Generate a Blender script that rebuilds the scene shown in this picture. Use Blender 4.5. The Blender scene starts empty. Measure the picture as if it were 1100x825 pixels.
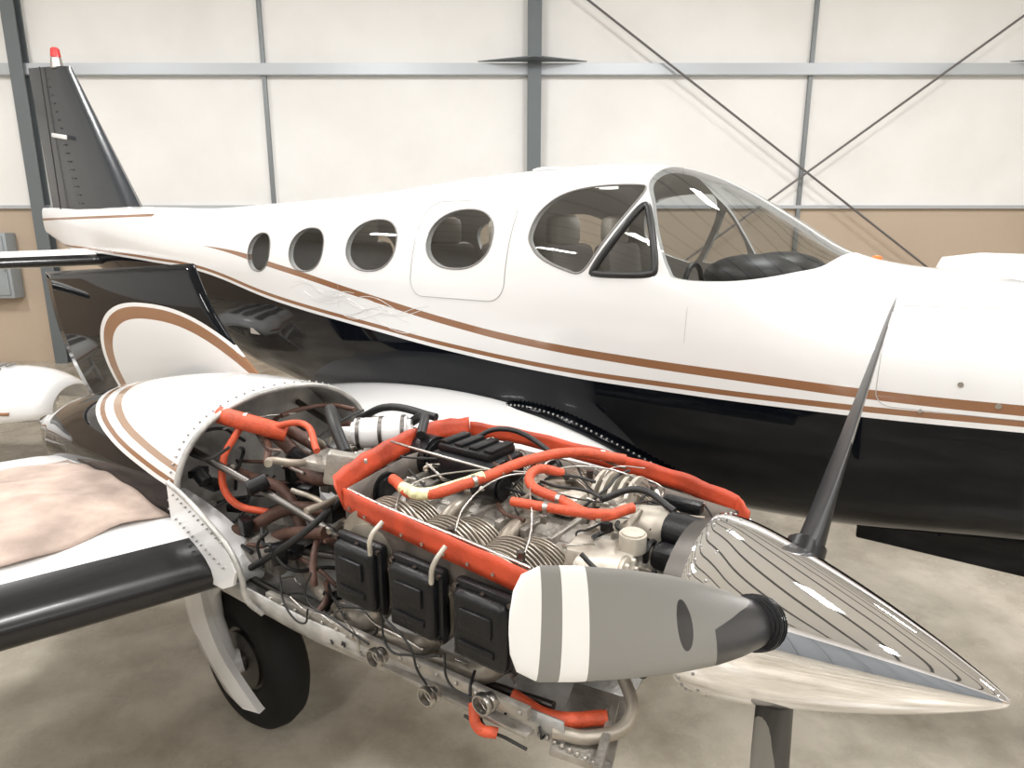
import bpy, bmesh, math, random
from mathutils import Vector, Matrix, Euler
random.seed(7)
sc=bpy.context.scene
COL=bpy.context.collection
try:
    sc.view_settings.view_transform='Standard'
except Exception: pass
CL=3.2     # fuselage centre line (lateral)
EY=1.37    # right engine centre line
TZ=1.235   # thrust line height

# ------------------------------------------------------------------ materials
def mat(name,col,rough=.5,metal=0.,coat=0.,emis=None,spec=None,bump=0,bscale=50,vary=0,vscale=5):
    m=bpy.data.materials.new(name);m.use_nodes=True
    nt=m.node_tree;b=nt.nodes["Principled BSDF"]
    b.inputs["Base Color"].default_value=(*col,1)
    b.inputs["Roughness"].default_value=rough
    b.inputs["Metallic"].default_value=metal
    b.inputs["Coat Weight"].default_value=coat
    b.inputs["Coat Roughness"].default_value=.04
    if spec is not None: b.inputs["Specular IOR Level"].default_value=spec
    if emis:
        b.inputs["Emission Color"].default_value=(*col,1);b.inputs["Emission Strength"].default_value=emis
    tc=nt.nodes.new("ShaderNodeTexCoord")
    if vary:
        n=nt.nodes.new("ShaderNodeTexNoise");n.inputs["Scale"].default_value=vscale;n.inputs["Detail"].default_value=6
        nt.links.new(tc.outputs["Object"],n.inputs["Vector"])
        r=nt.nodes.new("ShaderNodeValToRGB")
        r.color_ramp.elements[0].position=.3;r.color_ramp.elements[1].position=.7
        r.color_ramp.elements[0].color=(*[c*(1-vary) for c in col],1)
        r.color_ramp.elements[1].color=(*[min(1,c*(1+vary)) for c in col],1)
        nt.links.new(n.outputs["Fac"],r.inputs["Fac"]);nt.links.new(r.outputs["Color"],b.inputs["Base Color"])
    if bump:
        n=nt.nodes.new("ShaderNodeTexNoise");n.inputs["Scale"].default_value=bscale;n.inputs["Detail"].default_value=4
        nt.links.new(tc.outputs["Object"],n.inputs["Vector"])
        bp=nt.nodes.new("ShaderNodeBump");bp.inputs["Strength"].default_value=bump;bp.inputs["Distance"].default_value=.01
        nt.links.new(n.outputs["Fac"],bp.inputs["Height"]);nt.links.new(bp.outputs["Normal"],b.inputs["Normal"])
    return m

WHITE=(.79,.787,.783);BLACK=(.003,.004,.006);BROWN=(.27,.13,.065)
M={}
M['white']=mat('white_paint',WHITE,.22,0,.5)
M['black']=mat('black_gloss',BLACK,.05,0,0,spec=.22)
M['blackmatte']=mat('black_satin',(.006,.006,.007),.4,0,0,bump=.15,bscale=120,spec=.35)
M['boot']=mat('deice_boot_rubber',(.008,.008,.009),.35,0,0,spec=.35)
M['fin']=mat('fin_dark_grey',(.022,.026,.032),.25,0,.15)
M['finrivet']=mat('fin_rivet_dark',(.06,.065,.07),.4,.3)
M['brown']=mat('brown_stripe',BROWN,.3,0,.4)
M['rubber']=mat('tire_rubber',(.010,.010,.010),.7,spec=.3)
M['steel']=mat('steel',(.50,.48,.45),.3,1)
M['dsteel']=mat('dark_steel',(.16,.15,.14),.4,1)
M['rivet']=mat('rivet',(.40,.39,.38),.35,.8)
M['alu']=mat('cast_aluminium',(.36,.335,.30),.42,.55,bump=.3,bscale=90,vary=.35,vscale=14)
M['fins']=mat('cylinder_metal',(.40,.355,.295),.42,.5,vary=.3,vscale=10)
M['beige']=mat('beige_casting',(.54,.50,.43),.42,.3,vary=.3,vscale=14)
M['orange']=mat('orange_baffle_seal',(.50,.062,.022),.5,0,0,bump=.25,bscale=40,vary=.25,vscale=14)
M['ohose']=mat('orange_hose',(.58,.085,.032),.5,bump=.3,bscale=160,vary=.2,vscale=30)
M['brownhose']=mat('brown_hose',(.10,.05,.035),.55,bump=.3,bscale=160)
M['yellow']=mat('yellow_tag',(.82,.76,.42),.5,vary=.4,vscale=60)
M['wire']=mat('wire_black',(.012,.012,.012),.5)
M['primer']=mat('interior_sheet_metal',(.42,.41,.39),.42,.45,bump=.2,bscale=60,vary=.4,vscale=9)
M['dprimer']=mat('baffle_sheet_metal',(.13,.11,.095),.5,.4,vary=.4,vscale=9)
M['cloth']=mat('tan_cloth',(.42,.33,.28),.95,bump=.6,bscale=25,vary=.3,vscale=7)
M['cabin']=mat('cabin_lining',(.50,.475,.44),.8)
M['seat']=mat('seat_leather',(.20,.18,.16),.6)
M['seatw']=mat('seat_headrest',(.42,.39,.35),.6)
M['dash']=mat('glareshield',(.012,.012,.013),.45)
M['red']=mat('red_lens',(.6,.02,.02),.15,0,.5)
M['amber']=mat('amber_lens',(.75,.2,.05),.2)
M['seam']=mat('panel_seam',(.42,.41,.40),.5)
M['art']=mat('silver_pinstripe',(.62,.61,.60),.3,.3)
M['wseal']=mat('window_seal',(.22,.21,.20),.4)
M['sealblk']=mat('window_frame_black',(.02,.02,.02),.35)
M['girt']=mat('girt_steel',(.50,.53,.56),.4,.3)
M['post']=mat('post_steel',(.24,.26,.27),.45,.3)
M['column']=mat('column_steel',(.15,.17,.18),.5,.2)
M['rod']=mat('brace_rod',(.16,.15,.15),.5,.3)
M['emit']=mat('light_lens',(1,.98,.95),.5,emis=10)
M['greybox']=mat('electrical_enclosure',(.33,.36,.38),.5)
M['fill_disc']=mat('cabin_fill_glow',(1,.96,.9),.5,emis=1.5)  # glow of the added cabin fill discs
M['chrome']=mat('polished_spinner',(.93,.93,.95),.025,1)
M['bluebox']=mat('tool_chest_blue',(.03,.06,.16),.35,0,.3)
M['door_grey']=mat('hangar_door_grey',(.22,.24,.26),.5)

# glass: thin tinted pane, reflection only on the face the light arrives at
g=bpy.data.materials.new('window_glass');g.use_nodes=True;nt=g.node_tree;nt.nodes.clear()
o=nt.nodes.new("ShaderNodeOutputMaterial");tr=nt.nodes.new("ShaderNodeBsdfTransparent");gl=nt.nodes.new("ShaderNodeBsdfGlossy")
tr.inputs[0].default_value=(.86,.87,.87,1);gl.inputs["Roughness"].default_value=.02
fr=nt.nodes.new("ShaderNodeFresnel");fr.inputs[0].default_value=1.6
ge=nt.nodes.new("ShaderNodeNewGeometry");sb_=nt.nodes.new("ShaderNodeMath");sb_.operation='SUBTRACT';sb_.inputs[0].default_value=1
nt.links.new(ge.outputs["Backfacing"],sb_.inputs[1]);ml=nt.nodes.new("ShaderNodeMath");ml.operation='MULTIPLY'
nt.links.new(fr.outputs[0],ml.inputs[0]);nt.links.new(sb_.outputs[0],ml.inputs[1])
mx=nt.nodes.new("ShaderNodeMixShader");nt.links.new(ml.outputs[0],mx.inputs[0]);nt.links.new(tr.outputs[0],mx.inputs[1]);nt.links.new(gl.outputs[0],mx.inputs[2]);nt.links.new(mx.outputs[0],o.inputs[0])
M['glass']=g

def N(nt,t,**k):
    n=nt.nodes.new(t)
    for a,b in k.items(): setattr(n,a,b)
    return n
def mathn(nt,op,a,b=None,c=None):
    n=nt.nodes.new("ShaderNodeMath");n.operation=op
    for i,v in enumerate((a,b,c)):
        if v is None: continue
        if isinstance(v,(int,float)): n.inputs[i].default_value=v
        else: nt.links.new(v,n.inputs[i])
    return n.outputs[0]
def fcurve(nt,x,pts,x0,x1,z0,z1):
    f=mathn(nt,'DIVIDE',mathn(nt,'SUBTRACT',x,x0),x1-x0)
    n=nt.nodes.new("ShaderNodeFloatCurve")
    cm=n.mapping;c=cm.curves[0]
    P=[((a-x0)/(x1-x0),(b-z0)/(z1-z0)) for a,b in pts]
    c.points[0].location=P[0];c.points[1].location=P[-1]
    for p in P[1:-1]: c.points.new(*p)
    cm.update()
    nt.links.new(f,n.inputs["Value"])
    return mathn(nt,'ADD',mathn(nt,'MULTIPLY',n.outputs[0],z1-z0),z0)
def mixc(nt,fac,a,b):
    n=nt.nodes.new("ShaderNodeMix");n.data_type='RGBA'
    nt.links.new(fac,n.inputs[0])
    for v,i in ((a,6),(b,7)):
        if isinstance(v,tuple): n.inputs[i].default_value=(*v,1)
        else: nt.links.new(v,n.inputs[i])
    return n.outputs[2]
def gloss(nt,b,blk):
    nt.links.new(mathn(nt,'SUBTRACT',.19,mathn(nt,'MULTIPLY',blk,.15)),b.inputs["Roughness"])
    nt.links.new(mathn(nt,'MULTIPLY',mathn(nt,'SUBTRACT',1,blk),.5),b.inputs["Coat Weight"])
    nt.links.new(mathn(nt,'SUBTRACT',.5,mathn(nt,'MULTIPLY',blk,.28)),b.inputs["Specular IOR Level"])
    b.inputs["Coat Roughness"].default_value=.04

def livery():
    m=bpy.data.materials.new('fuselage_livery');m.use_nodes=True;nt=m.node_tree;b=nt.nodes["Principled BSDF"]
    tc=N(nt,"ShaderNodeTexCoord");sp=N(nt,"ShaderNodeSeparateXYZ");nt.links.new(tc.outputs["Object"],sp.inputs[0])
    x,z=sp.outputs[0],sp.outputs[2]
    zb=fcurve(nt,x,[(-9,1.9),(-6.5,1.83),(-5.9,1.81),(-4.95,1.77),(-3.75,1.61),(-2.84,1.52),(-2.16,1.455),(-1.59,1.42),(-1.13,1.41),(-.4,1.41),(.14,1.42),(1.5,1.42)],-9,1.5,1,2.4)
    z2=fcurve(nt,x,[(-9,2.05),(-4.75,1.95),(-3.7,1.83),(-2.83,1.70),(-2.15,1.60),(-1.80,1.56),(-1.13,1.52),(-.74,1.508),(-.29,1.495),(.14,1.492),(1.5,1.49)],-9,1.5,1,2.4)
    d=mathn(nt,'SUBTRACT',z,zb)
    blk=mathn(nt,'LESS_THAN',d,0)
    br1=mathn(nt,'COMPARE',d,.030,.011)
    d2=mathn(nt,'ABSOLUTE',mathn(nt,'SUBTRACT',z,z2))
    wdt=mathn(nt,'MINIMUM',mathn(nt,'MAXIMUM',mathn(nt,'MULTIPLY',mathn(nt,'ADD',x,4.85),.025),-1),.0175)
    br2=mathn(nt,'LESS_THAN',d2,wdt)
    d3=mathn(nt,'COMPARE',z,2.2,.012);t3=mathn(nt,'MULTIPLY',d3,mathn(nt,'LESS_THAN',x,-6.0))
    c=mixc(nt,br1,WHITE,BROWN);c=mixc(nt,br2,c,BROWN);c=mixc(nt,t3,c,BROWN);c=mixc(nt,blk,c,BLACK)
    nt.links.new(c,b.inputs["Base Color"])
    gloss(nt,b,blk)
    n=N(nt,"ShaderNodeTexNoise");n.inputs["Scale"].default_value=2.2;nt.links.new(tc.outputs["Object"],n.inputs["Vector"])
    bp=N(nt,"ShaderNodeBump");bp.inputs["Strength"].default_value=.10;bp.inputs["Distance"].default_value=.03
    nt.links.new(n.outputs["Fac"],bp.inputs["Height"]);nt.links.new(bp.outputs["Normal"],b.inputs["Normal"]);nt.links.new(bp.outputs["Normal"],b.inputs["Coat Normal"])
    return m
M['livery']=livery()

def nacelle_mat():
    m=bpy.data.materials.new('nacelle_livery');m.use_nodes=True;nt=m.node_tree;b=nt.nodes["Principled BSDF"]
    tc=N(nt,"ShaderNodeTexCoord");sp=N(nt,"ShaderNodeSeparateXYZ");nt.links.new(tc.outputs["Object"],sp.inputs[0])
    x,y,z=sp.outputs
    e=mathn(nt,'SUBTRACT',x,mathn(nt,'ADD',mathn(nt,'MULTIPLY',mathn(nt,'SUBTRACT',1.385,z),7.5),-3.22))
    wh=mathn(nt,'GREATER_THAN',e,0)
    br=mathn(nt,'COMPARE',e,.17,.06);br2=mathn(nt,'COMPARE',e,.50,.08)
    c=mixc(nt,wh,BLACK,WHITE);c=mixc(nt,br,c,BROWN);c=mixc(nt,br2,c,(.38,.25,.17))
    nt.links.new(c,b.inputs["Base Color"]);gloss(nt,b,mathn(nt,'SUBTRACT',1,wh))
    return m
M['nacelle']=nacelle_mat()

def wing_mat(name,lim):
    m=bpy.data.materials.new(name);m.use_nodes=True;nt=m.node_tree;b=nt.nodes["Principled BSDF"]
    at=N(nt,"ShaderNodeAttribute");at.attribute_name="cf"
    tc=N(nt,"ShaderNodeTexCoord");sp=N(nt,"ShaderNodeSeparateXYZ");nt.links.new(tc.outputs["Object"],sp.inputs[0])
    a=mathn(nt,'LESS_THAN',at.outputs["Fac"],.068);bb=mathn(nt,'LESS_THAN',sp.outputs[1],lim)
    fac=mathn(nt,'MULTIPLY',a,bb)
    c=mixc(nt,fac,WHITE,(.007,.007,.008));nt.links.new(c,b.inputs["Base Color"])
    b.inputs["Roughness"].default_value=.26;b.inputs["Coat Weight"].default_value=.1
    return m
M['wing']=wing_mat('wing_paint',1.03);M['stab']=wing_mat('stabilizer_paint',9.)

def blade_mat():
    m=bpy.data.materials.new('propeller_blade_paint');m.use_nodes=True;nt=m.node_tree;b=nt.nodes["Principled BSDF"]
    tc=N(nt,"ShaderNodeTexCoord");sp=N(nt,"ShaderNodeSeparateXYZ");nt.links.new(tc.outputs["Object"],sp.inputs[0])
    s,yy,zz=sp.outputs
    t=s
    w1=mathn(nt,'GREATER_THAN',t,.953);w2=mathn(nt,'COMPARE',t,.886,.028)
    bt=mathn(nt,'MULTIPLY',mathn(nt,'LESS_THAN',t,.47),mathn(nt,'GREATER_THAN',yy,mathn(nt,'ADD',mathn(nt,'MULTIPLY',mathn(nt,'SUBTRACT',t,.22),.2),-.045)))
    ex=mathn(nt,'DIVIDE',mathn(nt,'SUBTRACT',t,.585),.028);ey=mathn(nt,'DIVIDE',yy,.032)
    el=mathn(nt,'LESS_THAN',mathn(nt,'ADD',mathn(nt,'MULTIPLY',ex,ex),mathn(nt,'MULTIPLY',ey,ey)),1)
    c=mixc(nt,mathn(nt,'MAXIMUM',w1,w2),(.20,.195,.18),(.74,.73,.70))
    c=mixc(nt,mathn(nt,'MAXIMUM',bt,el),c,(.010,.010,.011))
    nt.links.new(c,b.inputs["Base Color"]);b.inputs["Roughness"].default_value=.38
    return m
M['blade']=blade_mat();M['bladeback']=mat('propeller_blade_back',(.03,.03,.032),.35)

# ------------------------------------------------------------------ mesh helpers
def empty(name,loc=(0,0,0)):
    e=bpy.data.objects.new(name,None);COL.objects.link(e);e.location=loc;return e
def addobj(name,me,mats,parent=None,smooth=True,angle=35):
    for mm in mats: me.materials.append(M[mm] if isinstance(mm,str) else mm)
    if smooth:
        for p in me.polygons: p.use_smooth=True
        try: me.set_sharp_from_angle(angle=math.radians(angle))
        except Exception: pass
    ob=bpy.data.objects.new(name,me);COL.objects.link(ob)
    if parent: ob.parent=parent
    return ob
class MB:
    def __init__(s): s.bm=bmesh.new();s.mi=0
    def _take(s,bm2,mtx):
        bmesh.ops.transform(bm2,matrix=mtx,verts=bm2.verts)
        me=bpy.data.meshes.new("t");bm2.to_mesh(me);bm2.free()
        n=len(s.bm.faces);s.bm.from_mesh(me);bpy.data.meshes.remove(me)
        s.bm.faces.ensure_lookup_table()
        for f in s.bm.faces[n:]: f.material_index=s.mi
    def box(s,c,size,bev=.0,rot=(0,0,0),seg=2):
        b=bmesh.new();bmesh.ops.create_cube(b,size=1)
        bmesh.ops.scale(b,vec=size,verts=b.verts)
        if bev: bmesh.ops.bevel(b,geom=b.edges[:],offset=bev,segments=seg,affect='EDGES',profile=.5)
        s._take(b,Matrix.Translation(c)@Euler(rot).to_matrix().to_4x4());return s
    def cyl(s,p0,p1,r,r2=None,seg=20,bev=0):
        p0=Vector(p0);p1=Vector(p1);d=p1-p0;L=d.length
        b=bmesh.new();bmesh.ops.create_cone(b,cap_ends=True,segments=seg,radius1=r,radius2=r if r2 is None else r2,depth=L)
        if bev: 
            es=[e for e in b.edges if len(e.link_faces)==2 and any(len(f.verts)>4 for f in e.link_faces)]
            bmesh.ops.bevel(b,geom=es,offset=bev,segments=2,affect='EDGES')
        q=d.to_track_quat('Z','Y').to_matrix().to_4x4()
        s._take(b,Matrix.Translation((p0+p1)/2)@q);return s
    def sph(s,c,r,sc=(1,1,1),seg=16):
        b=bmesh.new();bmesh.ops.create_uvsphere(b,u_segments=seg,v_segments=seg//2,radius=r);bmesh.ops.scale(b,vec=sc,verts=b.verts)
        s._take(b,Matrix.Translation(c));return s
    def prism(s,pts,axis,a,b_):
        bm=s.bm;lo=[];hi=[]
        for p in pts:
            q=list(p);q.insert(axis,a);lo.append(bm.verts.new(q))
            q=list(p);q.insert(axis,b_);hi.append(bm.verts.new(q))
        n=len(pts);fs=[bm.faces.new(lo),bm.faces.new(hi[::-1])]
        for i in range(n): fs.append(bm.faces.new((lo[i],hi[i],hi[(i+1)%n],lo[(i+1)%n])))
        for f in fs:f.material_index=s.mi
        bmesh.ops.recalc_face_normals(bm,faces=fs);return s
    def torus(s,c,R,r,axis='Z',seg=28,rs=10,sx=1):
        b=bmesh.new();vs=[]
        for i in range(seg):
            a=2*math.pi*i/seg;ring=[]
            for j in range(rs):
                t=2*math.pi*j/rs;rr=R+r*math.cos(t)
                ring.append(b.verts.new((rr*math.cos(a),rr*math.sin(a),r*math.sin(t)*sx)))
            vs.append(ring)
        for i in range(seg):
            for j in range(rs):
                b.faces.new((vs[i][j],vs[(i+1)%seg][j],vs[(i+1)%seg][(j+1)%rs],vs[i][(j+1)%rs]))
        R_={'Z':Matrix.Identity(4),'Y':Matrix.Rotation(math.pi/2,4,'X'),'X':Matrix.Rotation(math.pi/2,4,'Y')}[axis]
        s._take(b,Matrix.Translation(c)@R_);return s
    def done(s,name,mats,parent=None,smooth=True,angle=35):
        me=bpy.data.meshes.new(name);s.bm.to_mesh(me);s.bm.free()
        return addobj(name,me,mats,parent,smooth,angle)
def tubes(name,paths,m,parent,r=.01,res=6):
    cu=bpy.data.curves.new(name,'CURVE');cu.dimensions='3D';cu.bevel_depth=1.0;cu.bevel_resolution=4;cu.resolution_u=res;cu.use_fill_caps=True
    for pth in paths:
        pts,rr=(pth if isinstance(pth,tuple) and isinstance(pth[0],list) else (pth,r))
        sp=cu.splines.new('BEZIER');sp.bezier_points.add(len(pts)-1)
        for i,p in enumerate(pts):
            bp=sp.bezier_points[i];bp.co=p;bp.radius=rr;bp.handle_left_type=bp.handle_right_type='AUTO'
    cu.materials.append(M[m])
    ob=bpy.data.objects.new(name,cu);COL.objects.link(ob);ob.parent=parent;return ob
def catmull(pts,n=8,closed=True):
    out=[];L=len(pts)
    for i in range(L if closed else L-1):
        g=lambda k: Vector(pts[(i+k)%L]) if closed else Vector(pts[max(0,min(L-1,i+k))])
        p0,p1,p2,p3=g(-1),g(0),g(1),g(2)
        for j in range(n):
            t=j/n
            out.append(tuple(.5*((2*p1)+(p2-p0)*t+(2*p0-5*p1+4*p2-p3)*t*t+(3*p1-p0-3*p2+p3)*t**3)))
    if not closed: out.append(tuple(pts[-1]))
    return out
def loft(rings,cap=True,closed=True):
    bm=bmesh.new();V=[[bm.verts.new(p) for p in r] for r in rings];n=len(rings[0])
    for i in range(len(V)-1):
        for j in range(n if closed else n-1):
            bm.faces.new((V[i][j],V[i+1][j],V[i+1][(j+1)%n],V[i][(j+1)%n]))
    if cap and closed:
        bm.faces.new(V[0][::-1]);bm.faces.new(V[-1])
    bmesh.ops.recalc_face_normals(bm,faces=bm.faces)
    return bm
def bm2me(bm,name):
    me=bpy.data.meshes.new(name);bm.to_mesh(me);bm.free();return me

# ================================================================== AIRPLANE
plane=empty('airplane')
ST=[(-9.0,2.33,2.05,.03,2.2),(-8.3,2.32,1.85,.10,2.1),(-7.3,2.31,1.62,.20,2.0),(-6.3,2.28,1.38,.32,1.88),(-5.3,2.25,1.16,.44,1.78),
(-4.3,2.27,.98,.56,1.70),(-3.3,2.30,.86,.65,1.65),(-2.5,2.355,.80,.69,1.62),(-1.86,2.385,.78,.70,1.6),(-1.45,2.38,.78,.70,1.58),(-1.2,2.335,.78,.69,1.56),
(-1.0,2.25,.78,.68,1.54),(-.77,2.115,.785,.67,1.52),(-.55,1.98,.80,.655,1.5),(-.35,1.925,.82,.64,1.48),(0,1.885,.87,.60,1.45),(.5,1.78,.93,.5,1.4),(1.0,1.6,1.0,.36,1.32),(1.35,1.4,1.1,.18,1.26),(1.5,1.27,1.2,.04,1.235)]
def stat(x):
    x=max(ST[0][0],min(ST[-1][0],x))
    for i in range(len(ST)-1):
        if ST[i][0]<=x<=ST[i+1][0]: break
    p0=ST[max(0,i-1)];p1=ST[i];p2=ST[i+1];p3=ST[min(len(ST)-1,i+2)]
    h=p2[0]-p1[0];t=(x-p1[0])/h;out=[]
    for k in range(1,5):
        m1=(p2[k]-p0[k])/(p2[0]-p0[0]);m2=(p3[k]-p1[k])/(p3[0]-p1[0])
        out.append((2*t**3-3*t*t+1)*p1[k]+(t**3-2*t*t+t)*h*m1+(-2*t**3+3*t*t)*p2[k]+(t**3-t*t)*h*m2)
    return out
NT,NBt=2.6,2.5
def yside(x,z,off=0):
    top,bot,hw,zc=stat(x)
    if z>=zc: t=(z-zc)/(top-zc);n=NT
    else: t=(zc-z)/(zc-bot);n=NBt
    t=min(t,.9999)
    return CL-(hw*(1-t**n)**(1/n)+off)
def ring(x,inset,n=112):
    top,bot,hw,zc=stat(x);top-=inset;bot+=inset;hw=max(hw-inset,.004)
    if top-zc<.01: top=zc+.01
    if zc-bot<.01: bot=zc-.01
    r=[]
    for j in range(n):
        a=2*math.pi*j/n;c,s=math.cos(a),math.sin(a);e=NT if s>=0 else NBt
        y=CL-hw*math.copysign(abs(c)**(2/e),c);z=zc+(top-zc if s>=0 else zc-bot)*math.copysign(abs(s)**(2/e),s)
        r.append((x,y,z))
    return r
def shell(i0,i1,x0=-9.0,x1=1.5,name='s'):
    xs=[x0+(x1-x0)*k/210 for k in range(211)]
    bm=loft([ring(x,i0) for x in xs])
    for f in bm.faces:f.material_index=0
    xs2=[max(x0+.15,min(x1-.12,x)) for x in xs];xs2=sorted(set(xs2))
    b2=loft([ring(x,i1) for x in xs2])
    bmesh.ops.reverse_faces(b2,faces=b2.faces)
    for f in b2.faces:f.material_index=1
    me=bpy.data.meshes.new('t');b2.to_mesh(me);b2.free();bm.from_mesh(me)
    return bm2me(bm,name)
def ell(cx,cz,a,b,n=36,p=2.25):
    out=[]
    for i in range(n):
        t=2*math.pi*i/n;c,s=math.cos(t),math.sin(t)
        out.append((cx+a*math.copysign(abs(c)**(2/p),c),cz+b*math.copysign(abs(s)**(2/p),s)))
    return out
WIN=[ell(-4.00,1.925,.14,.125),ell(-3.45,1.95,.18,.130),ell(-2.84,1.983,.21,.140),ell(-2.19,2.02,.215,.145)]
MAINW=catmull([(-1.765,2.06),(-1.74,2.15),(-1.66,2.22),(-1.52,2.252),(-1.33,2.255),(-1.275,2.235),(-1.30,2.15),(-1.385,2.0),(-1.46,1.885),(-1.56,1.895),(-1.68,1.94),(-1.75,2.0)],6)
TRIW=catmull([(-1.245,2.165),(-1.215,2.13),(-1.165,2.02),(-1.135,1.91),(-1.155,1.885),(-1.27,1.878),(-1.39,1.88),(-1.405,1.90),(-1.33,2.03),(-1.275,2.13)],5)
WSH=catmull([(-1.285,2.27),(-1.22,2.17),(-1.155,2.04),(-1.085,1.91),(-1.03,1.868),(-.82,1.868),(-.63,1.902),(-.53,1.945),(-.50,2.1),(-.7,2.42),(-1.0,2.52),(-1.2,2.48),(-1.28,2.38)],6)
def applybool(ob,cut,op):
    md=ob.modifiers.new('b','BOOLEAN');md.operation=op;md.solver='EXACT';md.object=cut
    dg=bpy.context.evaluated_depsgraph_get();dg.update()
    me=bpy.data.meshes.new_from_object(ob.evaluated_get(dg))
    ob.modifiers.clear();ob.data=me
    for p in me.polygons:p.use_smooth=True
    try: me.set_sharp_from_angle(angle=math.radians(35))
    except Exception: pass
cb=MB()
for w in WIN+[MAINW,TRIW]: cb.prism(w,1,1.8,4.6)
cb.prism(WSH,1,2.0,CL-.022);cb.prism(WSH,1,CL+.022,4.4)
cut=cb.done('cut',['white'],None,False)
fus=addobj('fuselage',shell(0,.03,name='fuselage'),['livery','cabin'],plane)
applybool(fus,cut,'DIFFERENCE')
gls=addobj('cabin_glass',shell(.004,.009,name='glass'),['glass','glass'],plane)
applybool(gls,cut,'INTERSECT')
bpy.data.objects.remove(cut)
def onside(poly,off=.001): return [(x,yside(x,z,off),z) for x,z in poly]
def ringtube(name,polys,m,r):
    cu=bpy.data.curves.new(name,'CURVE');cu.dimensions='3D';cu.bevel_depth=r;cu.bevel_resolution=3
    for p in polys:
        sp=cu.splines.new('POLY');sp.points.add(len(p)-1)
        for i,q in enumerate(p): sp.points[i].co=(*q,1)
        sp.use_cyclic_u=True
    cu.materials.append(M[m]);ob=bpy.data.objects.new(name,cu);COL.objects.link(ob);ob.parent=plane
ringtube('window_seals',[onside(w,-.001) for w in WIN+[MAINW]],'wseal',.005)
ringtube('storm_window_frame',[onside(TRIW,-.004)],'sealblk',.016)
def rrect(x0,x1,z0,z1,r,n=6):
    o=[]
    for cx,cz,a0 in ((x1-r,z1-r,0),(x0+r,z1-r,90),(x0+r,z0+r,180),(x1-r,z0+r,270)):
        for i in range(n+1):
            a=math.radians(a0+90*i/n);o.append((cx+r*math.cos(a),cz+r*math.sin(a)))
    d=[]
    for i,p in enumerate(o):
        q=o[(i+1)%len(o)];k=max(1,int(math.hypot(q[0]-p[0],q[1]-p[1])/.04))
        for j in range(k): d.append((p[0]+(q[0]-p[0])*j/k,p[1]+(q[1]-p[1])*j/k))
    return d
ringtube('exit_hatch_seam',[onside(rrect(-2.49,-1.87,1.73,2.21,.09),0)],'seam',.0024)
ringtube('baggage_door_seam',[onside(rrect(-.29,.35,1.46,1.80,.05),0)],'seam',.0014)
seams=[]
for xx in (-3.1,-.98):
    seams.append([(xx,yside(xx,z,0),z) for z in [1.62+.02*i for i in range(8)]])
tubes('skin_seams',[(s_,.0008) for s_ in seams],'seam',plane)
nb=MB()
for (x,z) in ((-.05,1.56),(.06,1.50)):
    nb.cyl((x,yside(x,z,-.01),z),(x,yside(x,z,.004),z),.009)
nb.cyl((-.15,yside(-.15,1.46,-.01),1.46),(-.15,yside(-.15,1.46,.03),1.46),.005)
nb.done('nose_fasteners',['steel'],plane)
nb=MB();nb.sph((-.44,3.35,1.94),.014,(1.6,1,1));nb.done('nose_marker_light',['amber'],plane)
nb=MB();nb.sph((-2.05,3.15,2.385),.06,(1.6,.8,.25));nb.sph((-2.6,3.2,2.36),.04,(1.8,.6,.3));nb.done('roof_antennas',['white'],plane)
nb=MB();nb.box((.1,3.03,.845),(.9,.03,.17),.01);nb.box((.1,3.37,.845),(.9,.03,.17),.01);nb.box((.1,3.2,.78),(.9,.36,.03),.01);nb.done('nose_gear_doors',['black'],plane)
rnd=random.Random(11);sw=[]
for k in range(18):
    x0=-3.6+.05*k;z0=1.70-.006*k+rnd.uniform(-.03,.06);pts=[]
    for i in range(5):
        t=i/4;x=x0+.40*t;z=z0+.045*math.sin(t*3.2+k)-.02*t
        pts.append((x,yside(x,z,-.001),z))
    sw.append((pts,.0020))
tubes('side_artwork',sw,'art',plane)

# cabin interior
ib=MB()
for (x,y) in ((-1.55,2.92),(-1.55,3.48),(-2.35,2.92),(-2.35,3.48),(-3.05,2.92),(-3.05,3.48)):
    ib.box((x,y,1.5),(.45,.42,.14),.05);ib.box((x-.2,y,1.75),(.12,.42,.5),.05,(0,-.15,0))
ib.mi=1
for (x,y) in ((-1.80,2.92),(-1.80,3.48),(-2.6,2.92),(-2.6,3.48),(-3.3,2.92),(-3.3,3.48)):
    ib.box((x,y,2.06),(.09,.24,.16),.04)
ib.done('cabin_seats',['seat','seatw'],plane)
ib=MB();ib.box((-1.9,CL,1.38),(4.6,1.1,.04));ib.done('cabin_floor',['seatw'],plane)
ib=MB()  # made-up ceiling discs to go with the added cabin fill lights
for x in (-1.7,-2.6,-3.5): ib.cyl((x,CL,2.30 if x>-3 else 2.24),(x,CL,2.275 if x>-3 else 2.215),.05)
ib.done('cabin_fill_discs',['fill_disc'],plane)
for x,e in ((-1.7,1.2),(-2.6,1.6),(-3.5,1.5)):  # fill lights added to brighten the cabin behind the windows
    l=bpy.data.lights.new('cabin_fill_light','POINT');l.energy=e;l.shadow_soft_size=.06;l.color=(1,.95,.88)
    lo=bpy.data.objects.new('cabin_fill_light',l);COL.objects.link(lo);lo.parent=plane;lo.location=(x,CL,2.17)
db=MB()
db.box((-.82,CL,1.74),(.42,1.12,.22),.08,seg=4)
db.sph((-.86,2.97,1.865),.21,(1.0,.95,.46),24);db.sph((-.86,3.45,1.865),.21,(1.0,.95,.46),24)
db.torus((-1.12,2.95,1.80),.11,.012,'X')
db.cyl((-1.12,2.95,1.8),(-.95,2.95,1.8),.02)
db.done('instrument_glareshield',['dash'],plane)

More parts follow.
